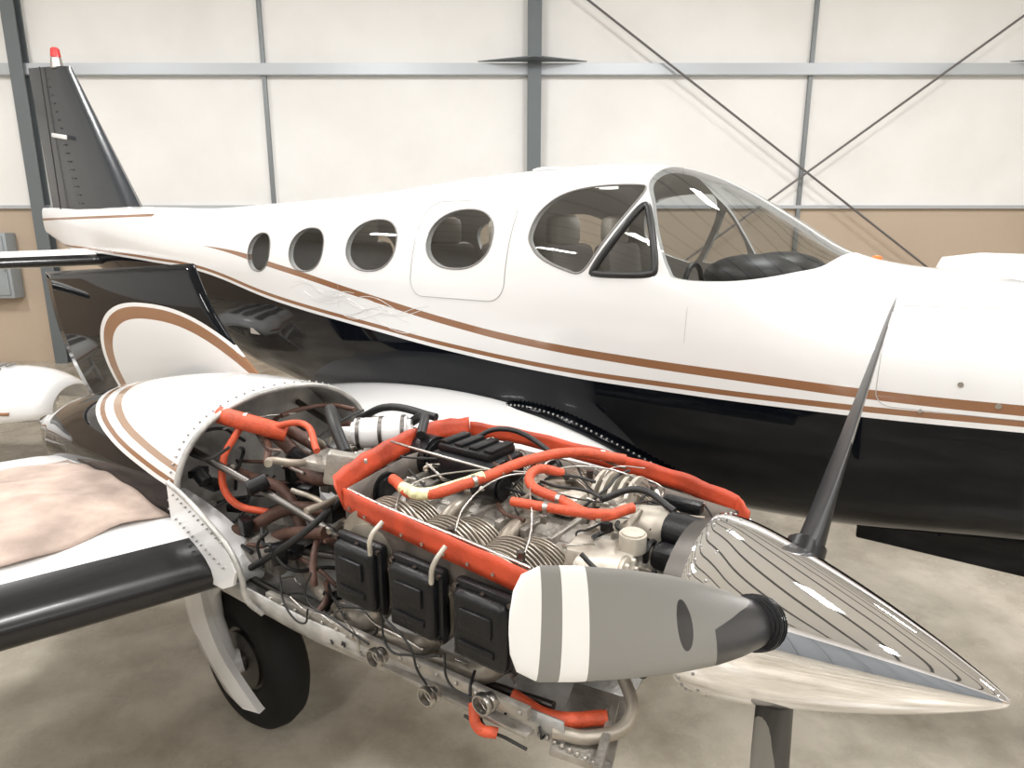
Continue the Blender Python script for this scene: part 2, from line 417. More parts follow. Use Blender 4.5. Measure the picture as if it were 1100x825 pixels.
# fin & rudder
def fin_ring(k):
    le=Vector((-6.70,2.26)).lerp(Vector((-7.80,3.68)),k);te=Vector((-8.72,2.20)).lerp(Vector((-8.85,3.80)),k)
    th=.075*(1-k)+.035
    prof=[(0,0),(.03,.5),(.1,.85),(.3,1),(.6,.75),(1,.06)]
    up=[];lo=[]
    for f,t in prof:
        p=le.lerp(te,f);up.append((p[0],CL-th*t,p[1]));lo.append((p[0],CL+th*t,p[1]))
    return up+lo[:0:-1]
bm=loft([fin_ring(k) for k in (0,.25,.5,.75,.97,1)]);addobj('vertical_fin',bm2me(bm,'fin'),['fin'],plane,True,50)
fr=MB()
for i in range(16):
    k=.08+.84*i/15;le=Vector((-6.70,2.26)).lerp(Vector((-7.80,3.68)),k);te=Vector((-8.72,2.20)).lerp(Vector((-8.85,3.80)),k)
    p=le.lerp(te,.52);fr.box((p[0],CL-.085*(1-k)-.026,p[1]),(.04,.010,.014),.003)
fr.done('fin_fasteners',['finrivet'],plane)
b=MB();b.box((-8.0,CL-.12,3.02),(.34,.02,.045),.01,(0,.15,0));b.done('fin_logo',['white'],plane)
tubes('rudder_hinge_line',[([(-8.32,CL-.085,2.3),(-8.42,CL-.05,3.75)],.006)],'wire',plane)
b=MB();b.cyl((-8.12,CL,3.7),(-8.12,CL,3.80),.06,.05);b.mi=1;b.cyl((-8.12,CL,3.80),(-8.12,CL,3.90),.05,.04,bev=.012);b.done('rotating_beacon',['steel','red'],plane)

# wings -----------------------------------------------------------
def af(t,c,n=22,camber=.03):
    xs=[(1-math.cos(math.pi*i/n))/2 for i in range(n+1)]
    th=lambda x:5*t*(.2969*math.sqrt(x)-.126*x-.3516*x*x+.2843*x**3-.1036*x**4)
    cm=lambda x:camber*4*x*(1-x)
    up=[(x,cm(x)+th(x)) for x in xs];lo=[(x,cm(x)-th(x)) for x in xs]
    return up[::-1]+lo[1:-1]
def wing(name,secs,mats,parent):
    rings=[];cfs=[]
    for (xle,y,z,c,t) in secs:
        A=af(t,c);rings.append([(xle-x*c,y,z+zz*c) for x,zz in A]);cfs.append([a[0] for a in A])
    bm=bmesh.new();lay=bm.verts.layers.float.new('cf');V=[]
    for r,cf in zip(rings,cfs):
        row=[]
        for p,cc in zip(r,cf):
            v=bm.verts.new(p);v[lay]=cc;row.append(v)
        V.append(row)
    n=len(V[0])
    for i in range(len(V)-1):
        for j in range(n): bm.faces.new((V[i][j],V[i+1][j],V[i+1][(j+1)%n],V[i][(j+1)%n]))
    bm.faces.new(V[0][::-1]);bm.faces.new(V[-1]);bmesh.ops.recalc_face_normals(bm,faces=bm.faces)
    return addobj(name,bm2me(bm,name),mats,parent,True,60)
WZ=.02
wing('right_outer_wing',[(-1.83,1.13,.945+WZ,1.88,.145),(-1.86,1.05,.96+WZ,1.85,.15),(-1.94,.4,1.02+WZ,1.75,.15),(-2.2,-2.5,1.29+WZ,1.25,.13)],['wing'],plane)
wing('right_inner_wing',[(-1.86,1.5,.955,1.9,.15),(-1.62,2.1,.98,2.15,.15),(-1.22,2.55,1.0,2.55,.14),(-1.12,2.9,1.0,2.65,.14)],['white'],plane)
wing('left_wing',[(-1.2,3.5,.92,2.6,.14),(-1.35,3.85,.92,2.5,.14),(-1.85,4.6,.95,2.0,.15),(-2.2,8.9,1.29,1.25,.13)],['white'],plane)
wing('right_stabilizer',[(-7.25,3.15,1.78,1.25,.13),(-7.75,.55,1.74,.8,.14)],['stab'],plane)
wing('left_stabilizer',[(-7.25,3.25,1.78,1.25,.10),(-7.75,5.85,1.86,.8,.09)],['stab'],plane)
arc=[]
for i in range(15):
    t=i/14;x=-2.05+1.02*t;z=1.14+.13*math.sin(math.pi*t**.8)-.14*t
    arc.append((x,yside(x,z,.012),z))
tubes('wing_root_fairing',[(arc,.026)],'black',plane)
rb=MB()
for p in catmull(arc,3,False):
    rb.sph((p[0],p[1]-.020,p[2]+.020),.0055)
    rb.sph((p[0],p[1]-.0+.01,p[2]+.06),.0045)
rb.done('fairing_rivets',['rivet'],plane)

# cloth on wing
rings=[]
for i in range(41):
    y=1.0-1.6*i/40;row=[]
    k=(1.0-y)/.6
    if y>.4: xle=-1.86-.08*k;zl=.96+WZ+.06*k;c=1.85-.10*k
    else: kk=(.4-y)/2.9;xle=-1.94-.26*kk;zl=1.02+WZ+.27*kk;c=1.75-.5*kk
    for j in range(31):
        cf=.115+.02*math.sin(y*9)+ .02*(0 if y<.9 else (y-.9)*6)+(.46)*j/30
        t=.15;th=5*t*(.2969*math.sqrt(cf)-.126*cf-.3516*cf*cf+.2843*cf**3-.1036*cf**4);cm=.03*4*cf*(1-cf)
        wr=.006*math.sin(y*22+cf*15)+.004*math.sin(cf*50+y*8)
        row.append((xle-cf*c,y,zl+(th+cm)*c+.013+wr))
    rings.append(row)
bm=loft(rings,False,False);ob=addobj('protective_cloth',bm2me(bm,'cloth'),['cloth'],plane,True,80)
md=ob.modifiers.new('s','SOLIDIFY');md.thickness=.004

# nacelle aft body
NY=EY+.035
def nring(x,top,bot,hw,cy,n=72,e=2.3):
    zc=(top+bot)/2;r=[]
    for j in range(n):
        a=2*math.pi*j/n;c,s=math.cos(a),math.sin(a)
        r.append((x,cy-hw*math.copysign(abs(c)**(2/e),c),zc+(top-bot)/2*math.copysign(abs(s)**(2/e),s)))
    return r
NS=[(-2.08,1.50,.82,.425),(-2.2,1.50,.80,.43),(-2.6,1.475,.80,.42),(-3.1,1.39,.82,.37),(-3.6,1.26,.85,.27),(-4.0,1.12,.90,.16),(-4.35,1.02,.95,.05)]
def nint(x):
    for i in range(len(NS)-1):
        if NS[i+1][0]<=x<=NS[i][0]:
            p0=NS[max(0,i-1)];p1=NS[i];p2=NS[i+1];p3=NS[min(len(NS)-1,i+2)];t=(p1[0]-x)/(p1[0]-p2[0])
            return [.5*((2*p1[k])+(p2[k]-p0[k])*t+(2*p0[k]-5*p1[k]+4*p2[k]-p3[k])*t*t+(3*p1[k]-p0[k]-3*p2[k]+p3[k])*t**3) if i>0 else p1[k]*(1-t)+p2[k]*t for k in (1,2,3)]
xs=[-2.08-2.27*i/60 for i in range(61)];xs[-1]=-4.349
rings=[nring(x,*nint(x),NY) for x in xs]
bm=loft(rings,False);addobj('right_nacelle_aft_body',bm2me(bm,'nac'),['nacelle'],plane,True,60)
rr_in=[nring(x,nint(x)[0]-.012,nint(x)[1]+.012,nint(x)[2]-.012,NY) for x in (-2.08,-2.2,-2.32)]
addobj('nacelle_inner_skin',bm2me(loft(rr_in,False),'nin'),['primer'],plane,True,60)
fw=MB();fw.prism([(p[1],p[2]) for p in nring(-2.3,1.485,.82,.41,NY)],0,-2.34,-2.30)
fw.done('firewall',['primer'],plane,False)
rim=[(-2.075,p[1],p[2]) for p in nring(0,1.492,.835,.417,NY,40)]
rimtop=sorted([p for p in rim if p[2]>1.16],key=lambda p:math.atan2(p[2]-1.1,p[1]-NY))
tubes('nacelle_rim',[(rimtop,.010)],'primer',plane)
rb=MB()
for p in catmull(rimtop,2,False):
    d=Vector((0,p[1]-NY,p[2]-1.16)).normalized()
    q=Vector(p)+Vector((-.03,0,0))+d*.011;rb.sph(q,.0045)
for i in range(12):
    rb.sph((-2.06+.26*i/11,.971,1.225-.09*i/11),.004)
    rb.sph((-2.06+.26*i/11,.971,1.14-.09*i/11),.004)
rb.done('nacelle_rivets',['rivet'],plane)
sb=MB()
cheek=[(-2.10,1.25),(-2.0,1.22),(-1.88,1.17),(-1.77,1.10),(-1.74,1.05),(-1.76,1.0),(-1.82,.97),(-2.10,.96)]
sb.prism(cheek,1,.975,.985);sb.done('nacelle_cheek_skin',['white'],plane,False)
tubes('cheek_angle',[([(-2.10,.98,1.255),(-2.0,.98,1.228),(-1.88,.98,1.178),(-1.77,.985,1.105),(-1.735,.99,1.04),(-1.73,1.0,.95),(-1.70,1.03,.90)],.009)],'primer',plane)
rows=[]
for i in range(15):
    x=-2.3+1.65*i/14;w=.35-.08*max(0,(x+1.5));row=[]
    for j in range(17):
        a=math.pi*(j/16);row.append((x,EY-w*math.cos(a),.97+.02*max(0,x+1.5)-(.17)*math.sin(a)**.7))
    rows.append(row)
bm=loft(rows,False,False);ob=addobj('lower_cowl_trough',bm2me(bm,'trough'),['primer'],plane,True,60)
md=ob.modifiers.new('s','SOLIDIFY');md.thickness=.006
rb=MB()
rb.box((-1.2,1.045,.985),(.98,.02,.03),.004,(0,-.05,0));rb.box((-1.2,1.05,.93),(.98,.03,.012),.003,(0,-.05,0))
rb.box((-1.2,1.69,.985),(.98,.02,.03),.004,(0,-.05,0))
for i in range(16): rb.sph((-1.66+.93*i/15,1.033,.965+.047*i/15),.006)
rb.done('cowl_rails',['alu'],plane)
rb=MB()
rb.box((-.64,1.20,.91),(.14,.24,.02),.004,(0,.1,.3));rb.box((-.58,1.16,.93),(.02,.22,.05),.004,(0,.1,.3))
for i in range(8): rb.sph((-.71+.02*i,1.085+.0*i,.93),.006)
rb.done('cowl_support_bracket',['alu'],plane)

# ------------------------------------------------------------ engine
NX=[-1.235,-1.03,-.825];FX=[-1.16,-.955,-.75]
eb=MB();ZA=1.195
for xs_,sg in ((NX,-1),(FX,1)):
    for cx in xs_:
        for k in range(8):
            y=EY+sg*(.105+.0125*k);eb.cyl((cx,y,ZA+.01),(cx,y+sg*.004,ZA+.01),.108,seg=28)
        eb.cyl((cx,EY+sg*.09,ZA),(cx,EY+sg*.21,ZA),.08,seg=24)
        for k in range(8):
            y=EY+sg*(.205+.0125*k);eb.cyl((cx,y,ZA+.038),(cx,y+sg*.0045,ZA+.038),.122-.001*k,seg=32)
            eb.box((cx,y+sg*.003,ZA-.03),(.178,.0045,.14),.03,seg=3)
        eb.cyl((cx,EY+sg*.2,ZA+.02),(cx,EY+sg*.305,ZA+.02),.095,seg=20)
eb.done('engine_cylinders',['fins'],plane,True,30)
eb=MB()
for xs_,sg in ((NX,-1),(FX,1)):
    for cx in xs_:
        y=EY+sg*.33
        eb.box((cx,y,ZA-.005),(.172,.03,.195),.012);eb.box((cx,y+sg*.022,ZA-.005),(.146,.035,.165),.016,seg=3)
        eb.box((cx,y+sg*.042,ZA+.02),(.09,.012,.05),.005);eb.box((cx,y+sg*.040,ZA-.045),(.1,.012,.018),.004)
eb.done('rocker_covers',['blackmatte'],plane)
eb=MB()
for xs_,sg in ((NX,-1),(FX,1)):
    for cx in xs_:
        for dx in (-.076,0,.076):
            for dz in (-.090,.078):
                eb.cyl((cx+dx,EY+sg*.34,ZA+dz),(cx+dx,EY+sg*.352,ZA+dz),.006,seg=6)
        eb.cyl((cx+.05,EY+sg*.27,ZA+.095),(cx+.05,EY+sg*.27,ZA+.165),.010,seg=6)
        eb.cyl((cx-.045,EY+sg*.08,ZA-.11),(cx-.045,EY+sg*.31,ZA-.12),.012);eb.cyl((cx+.045,EY+sg*.08,ZA-.11),(cx+.045,EY+sg*.31,ZA-.12),.012)
eb.done('engine_bolts_and_pushrods',['dsteel'],plane)
eb=MB()
eb.box((-1.02,EY,1.17),(.82,.20,.24),.03);eb.box((-1.02,EY,1.27),(.78,.12,.06),.02)
eb.cyl((-.66,EY,1.19),(-.50,EY,TZ),.12,.075,seg=28);eb.cyl((-.50,EY,TZ),(-.40,EY,TZ),.075,seg=28)
for i in range(10): eb.box((-1.39+.082*i,EY,1.295),(.018,.18,.03),.004)
eb.done('crankcase',['alu'],plane)
eb=MB()
eb.box((-.66,1.27,1.305),(.16,.10,.07),.015,(0,0,.2));eb.cyl((-.68,1.2,1.30),(-.56,1.2,1.33),.04,seg=20,bev=.006);eb.cyl((-.60,1.30,1.33),(-.60,1.30,1.38),.032,bev=.005)
eb.cyl((-.74,1.47,1.30),(-.56,1.47,1.33),.055,bev=.01);eb.box((-.62,1.14,1.25),(.12,.09,.08),.02)
eb.cyl((-.60,1.55,1.22),(-.48,1.55,1.22),.09,bev=.015,seg=28)
eb.box((-.9,1.46,1.33),(.14,.10,.05),.015);eb.cyl((-.95,1.42,1.34),(-.95,1.42,1.40),.035,bev=.006)
for i in range(5): eb.cyl((-.83+.025*i,1.58,1.315),(-.82+.025*i,1.58,1.315),.082,seg=28)
for i in range(6):
    a=2*math.pi*i/6;eb.cyl((-.56,1.2+.03*math.cos(a),1.33+.03*math.sin(a)),(-.552,1.2+.03*math.cos(a),1.33+.03*math.sin(a)),.006,seg=6)
eb.done('engine_accessories_beige',['beige'],plane)
eb=MB()
eb.box((-1.20,1.47,1.365),(.24,.18,.09),.02);eb.box((-1.20,1.47,1.42),(.20,.13,.025),.008);eb.cyl((-1.12,1.37,1.36),(-1.02,1.37,1.36),.04,bev=.008)
for i in range(4): eb.box((-1.28+.055*i,1.47,1.436),(.03,.11,.012),.003)
eb.cyl((-.56,1.40,1.36),(-.46,1.40,1.36),.045,bev=.01);eb.box((-.52,1.32,1.33),(.06,.06,.05),.01);eb.box((-.55,1.47,1.40),(.1,.035,.03),.008)
eb.cyl((-1.5,1.5,1.34),(-1.38,1.5,1.34),.07,bev=.01);eb.cyl((-1.5,1.28,1.3),(-1.38,1.28,1.3),.055,bev=.01)
for i in range(5): eb.torus((-.60+.02*i,1.36,1.305),.03,.007,'X',18,6)
eb.cyl((-.57,1.22,1.15),(-.50,1.22,1.15),.06,bev=.01)
eb.done('magnetos_and_alternator',['blackmatte'],plane)
eb=MB()
eb.cyl((-1.70,1.42,1.385),(-1.54,1.54,1.395),.052,seg=28,bev=.012);eb.cyl((-1.70,1.42,1.38),(-1.74,1.385,1.38),.03)
eb.done('turbo_inlet_can',['white'],plane)
eb=MB()
for k in range(3):
    c=Vector((-1.68,1.435,1.385)).lerp(Vector((-1.56,1.525,1.394)),k/2);d=Vector((.16,.12,.01)).normalized()*.006
    eb.cyl(c-d,c+d,.056,seg=28)
eb.done('turbo_can_straps',['dsteel'],plane)
eb=MB()
eb.box((-1.66,1.30,1.33),(.16,.14,.03),.006,(0,0,.2));eb.box((-1.50,1.22,1.36),(.12,.05,.10),.01,(0,.2,.7));eb.box((-1.75,1.62,1.30),(.2,.05,.16),.01)
eb.cyl((-1.85,1.5,1.2),(-1.65,1.5,1.2),.10,seg=28,bev=.02);eb.cyl((-1.65,1.5,1.2),(-1.58,1.5,1.2),.06)
eb.cyl((-1.9,1.15,1.02),(-1.75,1.15,1.02),.06,bev=.01)
eb.done('turbocharger_hardware',['alu'],plane)
def ribbon(name,path,h0,h1,m,lean=0,th=.004,smooth=0,wav=0):
    if smooth: P=catmull(path,smooth,False)
    else:
        P=[]
        for i in range(len(path)-1):
            a=Vector(path[i]);b=Vector(path[i+1])
            for k in range(8): P.append(tuple(a.lerp(b,k/8)))
        P.append(path[-1])
    n=len(P);rows=[]
    cen=Vector((-.95,EY,0))
    for i,p in enumerate(P):
        p=Vector(p);t=i/(n-1);h=h0+(h1-h0)*t+wav*math.sin(i*1.3)
        out=(Vector((p.x,p.y,0))-cen).normalized()
        rows.append([tuple(p+out*lean*k/3*h+Vector((0,0,h*k/3))) for k in range(4)])
    bm=loft(rows,False,False);ob=addobj(name,bm2me(bm,name),[m],plane,True,14)
    md=ob.modifiers.new('s','SOLIDIFY');md.thickness=th;md.offset=0
    return ob
ribbon('baffle_seal_outboard',[(-1.35,1.085,1.318),(-1.20,1.062,1.318),(-.95,1.05,1.308),(-.705,1.05,1.290)],.062,.062,'orange',.0,wav=.0012)
ribbon('baffle_seal_front',[(-.707,1.05,1.255),(-.675,1.07,1.255),(-.665,1.11,1.265)],.096,.06,'orange',0)
ribbon('baffle_seal_rear',[(-1.35,1.085,1.318),(-1.40,1.12,1.33),(-1.43,1.25,1.35),(-1.45,1.42,1.365),(-1.44,1.58,1.375),(-1.38,1.66,1.375)],.066,.06,'orange',.35,smooth=0,wav=.002)
ribbon('baffle_seal_inboard',[(-1.38,1.66,1.375),(-1.2,1.70,1.37),(-.9,1.705,1.355),(-.65,1.70,1.34),(-.48,1.67,1.32),(-.43,1.60,1.31)],.05,.055,'orange',.1,wav=.002)
ribbon('baffle_wall_outboard',[(-1.35,1.09,1.24),(-1.20,1.07,1.24),(-.95,1.06,1.24),(-.70,1.06,1.23)],.10,.085,'dprimer',0,.003)
ribbon('baffle_wall_rear',[(-1.38,1.12,1.15),(-1.42,1.4,1.15),(-1.38,1.64,1.15)],.21,.23,'dprimer',0,.003)
ribbon('baffle_wall_inboard',[(-1.38,1.65,1.15),(-.9,1.695,1.15),(-.46,1.65,1.15)],.22,.19,'dprimer',0,.003)
rb=MB()
for i in range(9):
    t=i/8;x=-1.32+.58*t
    yb=1.085-(x+1.35)/.15*.023 if x<-1.2 else (1.062-(x+1.2)/.25*.012 if x<-.95 else 1.05)
    rb.cyl((x,yb,1.332-.018*t),(x,yb-.006,1.332-.018*t),.0045,seg=8)
rb.done('baffle_seal_rivets',['steel'],plane)
tubes('orange_hoses',[
 ([(-1.28,1.20,1.385),(-1.12,1.15,1.395),(-1.04,1.26,1.415),(-.99,1.45,1.43),(-.92,1.58,1.43),(-.80,1.66,1.41)],.015),
 ([(-.89,1.46,1.41),(-.93,1.40,1.43),(-.90,1.32,1.42),(-.80,1.30,1.41),(-.69,1.29,1.40),(-.64,1.38,1.40)],.013),
 ([(-.90,1.24,1.40),(-.80,1.24,1.41),(-.70,1.27,1.41),(-.66,1.32,1.40)],.012),
 ([(-2.1,1.18,1.44),(-1.98,1.22,1.42),(-1.90,1.30,1.38)],.030),
 ([(-2.02,1.20,1.40),(-2.02,1.13,1.30),(-1.98,1.12,1.18),(-1.86,1.20,1.13)],.012),
 ([(-1.95,1.26,1.40),(-1.8,1.30,1.43),(-1.66,1.24,1.38)],.011),
 ([(-.80,1.10,.98),(-.70,1.12,.955),(-.6,1.2,.95)],.018),
 ([(-.86,1.03,.98),(-.83,1.01,.94),(-.79,1.03,.93)],.013),
],'ohose',plane)
cb=MB()
for c,d,r in (((-1.04,1.26,1.415),(.04,.1,.01),.0165),((-.86,1.63,1.42),(.08,.06,-.01),.0165),((-.80,1.30,1.41),(.1,0,0),.0145),((-.69,1.29,1.40),(.05,.05,0),.0145),((-.80,1.24,1.41),(.1,.02,0),.0135),((-2.0,1.215,1.425),(.1,.06,-.02),.032)):
    d=Vector(d).normalized()*.006;c=Vector(c);cb.cyl(c-d,c+d,r,seg=20)
cb.done('hose_end_clamps',['steel'],plane)
tubes('yellow_sleeves',[([(-1.20,1.158,1.392),(-1.12,1.15,1.396),(-1.07,1.215,1.407),(-1.03,1.29,1.42)],.0165)],'yellow',plane)
tubes('brown_hoses',[
 ([(-1.95,1.28,1.38),(-1.88,1.32,1.30),(-1.78,1.28,1.26),(-1.62,1.30,1.28),(-1.48,1.36,1.30)],.024),
 ([(-1.93,1.33,1.38),(-1.84,1.38,1.32),(-1.70,1.36,1.28),(-1.55,1.42,1.30)],.022),
 ([(-2.2,1.12,1.05),(-1.95,1.13,1.07),(-1.80,1.2,1.16),(-1.62,1.22,1.2),(-1.45,1.28,1.22)],.022),
 ([(-2.2,1.2,.98),(-1.95,1.18,1.0),(-1.75,1.17,1.10),(-1.55,1.17,1.16)],.02),
 ([(-2.2,1.25,1.2),(-2.0,1.22,1.22),(-1.85,1.24,1.2),(-1.7,1.2,1.1)],.018)],'brownhose',plane)
tubes('black_hoses',[
 ([(-1.95,1.55,1.36),(-1.85,1.45,1.44),(-1.72,1.36,1.43),(-1.62,1.32,1.36)],.02),
 ([(-1.60,1.60,1.40),(-1.50,1.56,1.45),(-1.42,1.46,1.42)],.016),
 ([(-1.9,1.62,1.36),(-1.7,1.60,1.44),(-1.5,1.62,1.43)],.014),
 ([(-1.28,1.50,1.40),(-1.18,1.56,1.46),(-1.02,1.58,1.42),(-.9,1.5,1.38)],.008),
 ([(-.75,1.42,1.38),(-.66,1.45,1.42),(-.55,1.42,1.40)],.009),
 ([(-1.9,1.1,.95),(-1.7,1.08,1.08),(-1.55,1.12,1.2),(-1.5,1.25,1.3)],.011)],'wire',plane)
tubes('steel_lines',[([(-.95,1.42,1.41),((-.95+nx)/2,1.30,1.42),(nx+.03,1.17,1.38),(nx+.05,1.11,1.34)],.0025) for nx in NX]+
 [([(-.95,1.42,1.41),((-.95+nx)/2,1.52,1.42),(nx+.03,1.6,1.38),(nx+.05,1.64,1.33)],.0025) for nx in FX]+
 [([(-1.36,1.11,1.365),(-1.2,1.09,1.362),(-.9,1.08,1.352),(-.74,1.09,1.335)],.005),
  ([(-1.45,1.36,1.42),(-1.3,1.33,1.43),(-1.0,1.34,1.42)],.004)],'steel',plane)
tubes('induction_pipes',[([(nx+.0,EY+.02,1.30),(nx,EY+.12,1.335),(nx+.01,EY+.20,1.32)],.024) for nx in FX]+[([(nx+.10,EY-.02,1.29),(nx+.10,EY-.08,1.30),(nx+.10,EY-.14,1.27)],.022) for nx in NX],'fins',plane)
tubes('exhaust_pipes',[
 ([(-1.24,1.15,1.08),(-1.28,1.12,1.0),(-1.35,1.13,.95),(-1.6,1.18,.94),(-1.8,1.25,.97)],.026),
 ([(-1.03,1.15,1.08),(-1.08,1.12,1.0),(-1.2,1.13,.95),(-1.35,1.13,.95)],.026),
 ([(-.83,1.15,1.08),(-.88,1.12,1.0),(-1.0,1.13,.96),(-1.2,1.13,.95)],.026),
 ([(-.62,1.30,1.02),(-.55,1.22,.96),(-.60,1.14,.94),(-.68,1.09,.95)],.016)],'fins',plane)
tubes('engine_mount_tubes',[
 ([(-2.3,1.08,1.36),(-1.8,1.14,1.24),(-1.36,1.22,1.10)],.013),([(-2.3,1.64,1.36),(-1.8,1.6,1.24),(-1.36,1.5,1.10)],.013),
 ([(-2.3,1.12,.95),(-1.7,1.1,.93),(-1.2,1.12,.92),(-.72,1.16,.95)],.012),([(-2.3,1.12,.95),(-1.36,1.22,1.10)],.011)],'dsteel',plane)
def clutter(n,box,L,r,seed):
    rnd=random.Random(seed);out=[]
    for _ in range(n):
        p=Vector([rnd.uniform(*b) for b in box]);pts=[tuple(p)]
        d=Vector((rnd.uniform(-1,1),rnd.uniform(-1,1),rnd.uniform(-.25,.25))).normalized()
        for k in range(3):
            d=(d+Vector((rnd.uniform(-.7,.7),rnd.uniform(-.7,.7),rnd.uniform(-.3,.3)))).normalized()
            p=p+d*L*rnd.uniform(.6,1.1)
            p=Vector([max(b[0],min(b[1],v)) for v,b in zip(p,box)]);pts.append(tuple(p))
        out.append((pts,r*rnd.uniform(.7,1.5)))
    return out
TOPB=[(-1.36,-.66),(1.31,1.64),(1.32,1.405)];REARB=[(-2.2,-1.5),(1.08,1.66),(.95,1.38)];FRB=[(-.70,-.45),(1.14,1.60),(1.18,1.38)];LOWB=[(-1.7,-.7),(1.03,1.12),(.93,1.06)]
tubes('ignition_wires',clutter(26,TOPB,.08,.003,1)+clutter(30,REARB,.12,.005,2)+clutter(16,FRB,.06,.004,3)+clutter(12,LOWB,.09,.003,8),'wire',plane)
tubes('fuel_lines',clutter(12,TOPB,.08,.0026,4)+clutter(12,REARB,.12,.004,5)+clutter(12,FRB,.06,.003,6)+clutter(8,LOWB,.1,.003,9),'steel',plane)
tubes('tan_lines',clutter(7,TOPB,.08,.005,14)+clutter(16,REARB,.12,.008,15)+clutter(6,FRB,.06,.006,16),'fins',plane)
tubes('brown_wires',clutter(8,TOPB,.08,.005,24)+clutter(18,REARB,.14,.009,25),'brownhose',plane)
cb=MB();rnd=random.Random(5)
for bx,n,s0,s1 in ((TOPB,26,.012,.032),(REARB,34,.025,.07),(FRB,24,.012,.035)):
    for _ in range(n):
        c=[rnd.uniform(*b) for b in bx];c[2]-=.02
        cb.mi=rnd.choice([0,1,2,1])
        if rnd.random()<.5: cb.box(c,[rnd.uniform(s0,s1) for _ in range(3)],.004,(0,0,rnd.uniform(0,3)))
        else:
            d=Vector((rnd.uniform(-1,1),rnd.uniform(-1,1),rnd.uniform(-1,1))).normalized()*rnd.uniform(s0,s1)
            cb.cyl(c,Vector(c)+d,rnd.uniform(s0,s1)*.4,seg=14,bev=.002)
cb.done('engine_fittings',['alu','blackmatte','steel'],plane)
tubes('hanging_cables',[([(-1.40,1.0,1.15),(-1.42,.99,1.08),(-1.30,.99,1.05),(-1.17,.99,1.03)],.003),([(-1.55,1.0,1.1),(-1.50,.98,1.02),(-1.42,.98,1.0),(-1.40,.98,1.05)],.003),
 ([(-1.12,1.0,1.12),(-1.02,.99,1.08),(-1.0,.99,1.03),(-.98,1.0,.99)],.003),([(-1.13,1.0,1.12),(-1.10,.99,1.05),(-1.02,.99,1.06),(-.92,.99,1.10)],.003),([(-.92,1.0,1.1),(-.90,.99,1.04),(-.82,.99,1.03)],.003)],'wire',plane)
tubes('plug_leads',[([(-1.17,1.01,1.27),(-1.15,1.0,1.33),(-1.14,1.03,1.36)],.006),([(-.965,1.01,1.26),(-.945,1.0,1.32),(-.935,1.03,1.355)],.006)],'beige',plane)
cb=MB()
for c in ((-1.15,.99,1.0),(-.98,1.0,.96),(-.80,.99,1.03)):
    cb.torus(c,.022,.0035,'Y',24,6,3);cb.torus((c[0]+.01,c[1]+.012,c[2]+.003),.019,.003,'Y',24,6,3)
cb.done('hose_clamps',['steel'],plane)

# ------------------------------------------------------------ spinner + propeller
HX=-.28
prof=[(-.44,.198),(-.42,.20),(-.36,.193),(-.28,.173),(-.18,.141),(-.08,.104),(.0,.070),(.06,.041),(.10,.019),(.118,.006)]
prof=catmull(prof,6,False);rings=[]
for x,r in prof:
    rings.append([(x-HX,r*math.cos(2*math.pi*j/96),r*math.sin(2*math.pi*j/96)) for j in range(96)])
prop=empty('propeller_assembly',(HX,EY-.01,TZ));prop.parent=plane;prop.rotation_euler=(0,0,math.radians(-2.5))
addobj('spinner',bm2me(loft(rings),'spinner'),['chrome'],prop,True,70)
rb=MB()
for j in range(36):
    a=2*math.pi*j/36;rb.sph((-.425-HX,.2*math.cos(a),.2*math.sin(a)),.0045,seg=8)
    if j%2==0: rb.sph((-.39-HX,.197*math.cos(a),.197*math.sin(a)),.004,seg=8)
rb.done('spinner_rivets',['rivet'],prop)
rb=MB();rb.cyl((-.49-HX,0,0),(-.44-HX,0,0),.17,.19,40);rb.done('spinner_backplate',['dsteel'],prop)
def blade(ang,L,name,coning=0,ridge=True):
    S=[(.10,.08,.08,50),(.17,.082,.075,46),(.24,.095,.06,42),(.33,.112,.040,37),(.45,.125,.028,33),(.6,.130,.020,29),(.75,.126,.015,26),(.88,.117,.011,24),(.95,.108,.009,23),(.985,.086,.007,22),(.997,.055,.004,22),(1.0,.025,.003,22)]
    rings=[]
    for s,c,t,p in S:
        p=math.radians(p-6);r=[]
        for j in range(24):
            a=2*math.pi*j/24;cy=c/2*math.cos(a);cz=t/2*math.sin(a)*(1 if math.sin(a)>0 else .5)
            r.append((s,cy*math.cos(p)-cz*math.sin(p),cy*math.sin(p)+cz*math.cos(p)))
        rings.append(r)
    bm=loft(rings);bm.faces.ensure_lookup_table()
    for i in range(len(rings)-1):
        for j in range(24): bm.faces[i*24+j].material_index=0 if j<12 else 1
    ob=addobj(name,bm2me(bm,name),['blade','bladeback'],prop,True,60)
    a=math.radians(ang)
    sp=Vector((coning,math.cos(a),math.sin(a))).normalized();zf=Vector((1,0,0));zf=(zf-sp*zf.dot(sp)).normalized();yy=zf.cross(sp)
    mt=Matrix((sp,yy,zf)).transposed().to_4x4()
    ob.matrix_local=mt@Matrix.Diagonal((L,1,1,1))
    cf=MB()
    if ridge:
        cf.cyl(sp*.13,sp*.215,.054,.047,24,bev=.006)
        for k in range(3): cf.cyl(sp*(.165+.018*k),sp*(.169+.018*k),.0535,seg=24)
    else: cf.cyl(sp*.12,sp*.20,.046,.042,24,bev=.006)
    cf.done(name+'_root_boot',['boot'],prop)
blade(153.2,1.035,'propeller_blade_a');blade(41,.96,'propeller_blade_b',.03,False);blade(-84,.96,'propeller_blade_c',0,False)

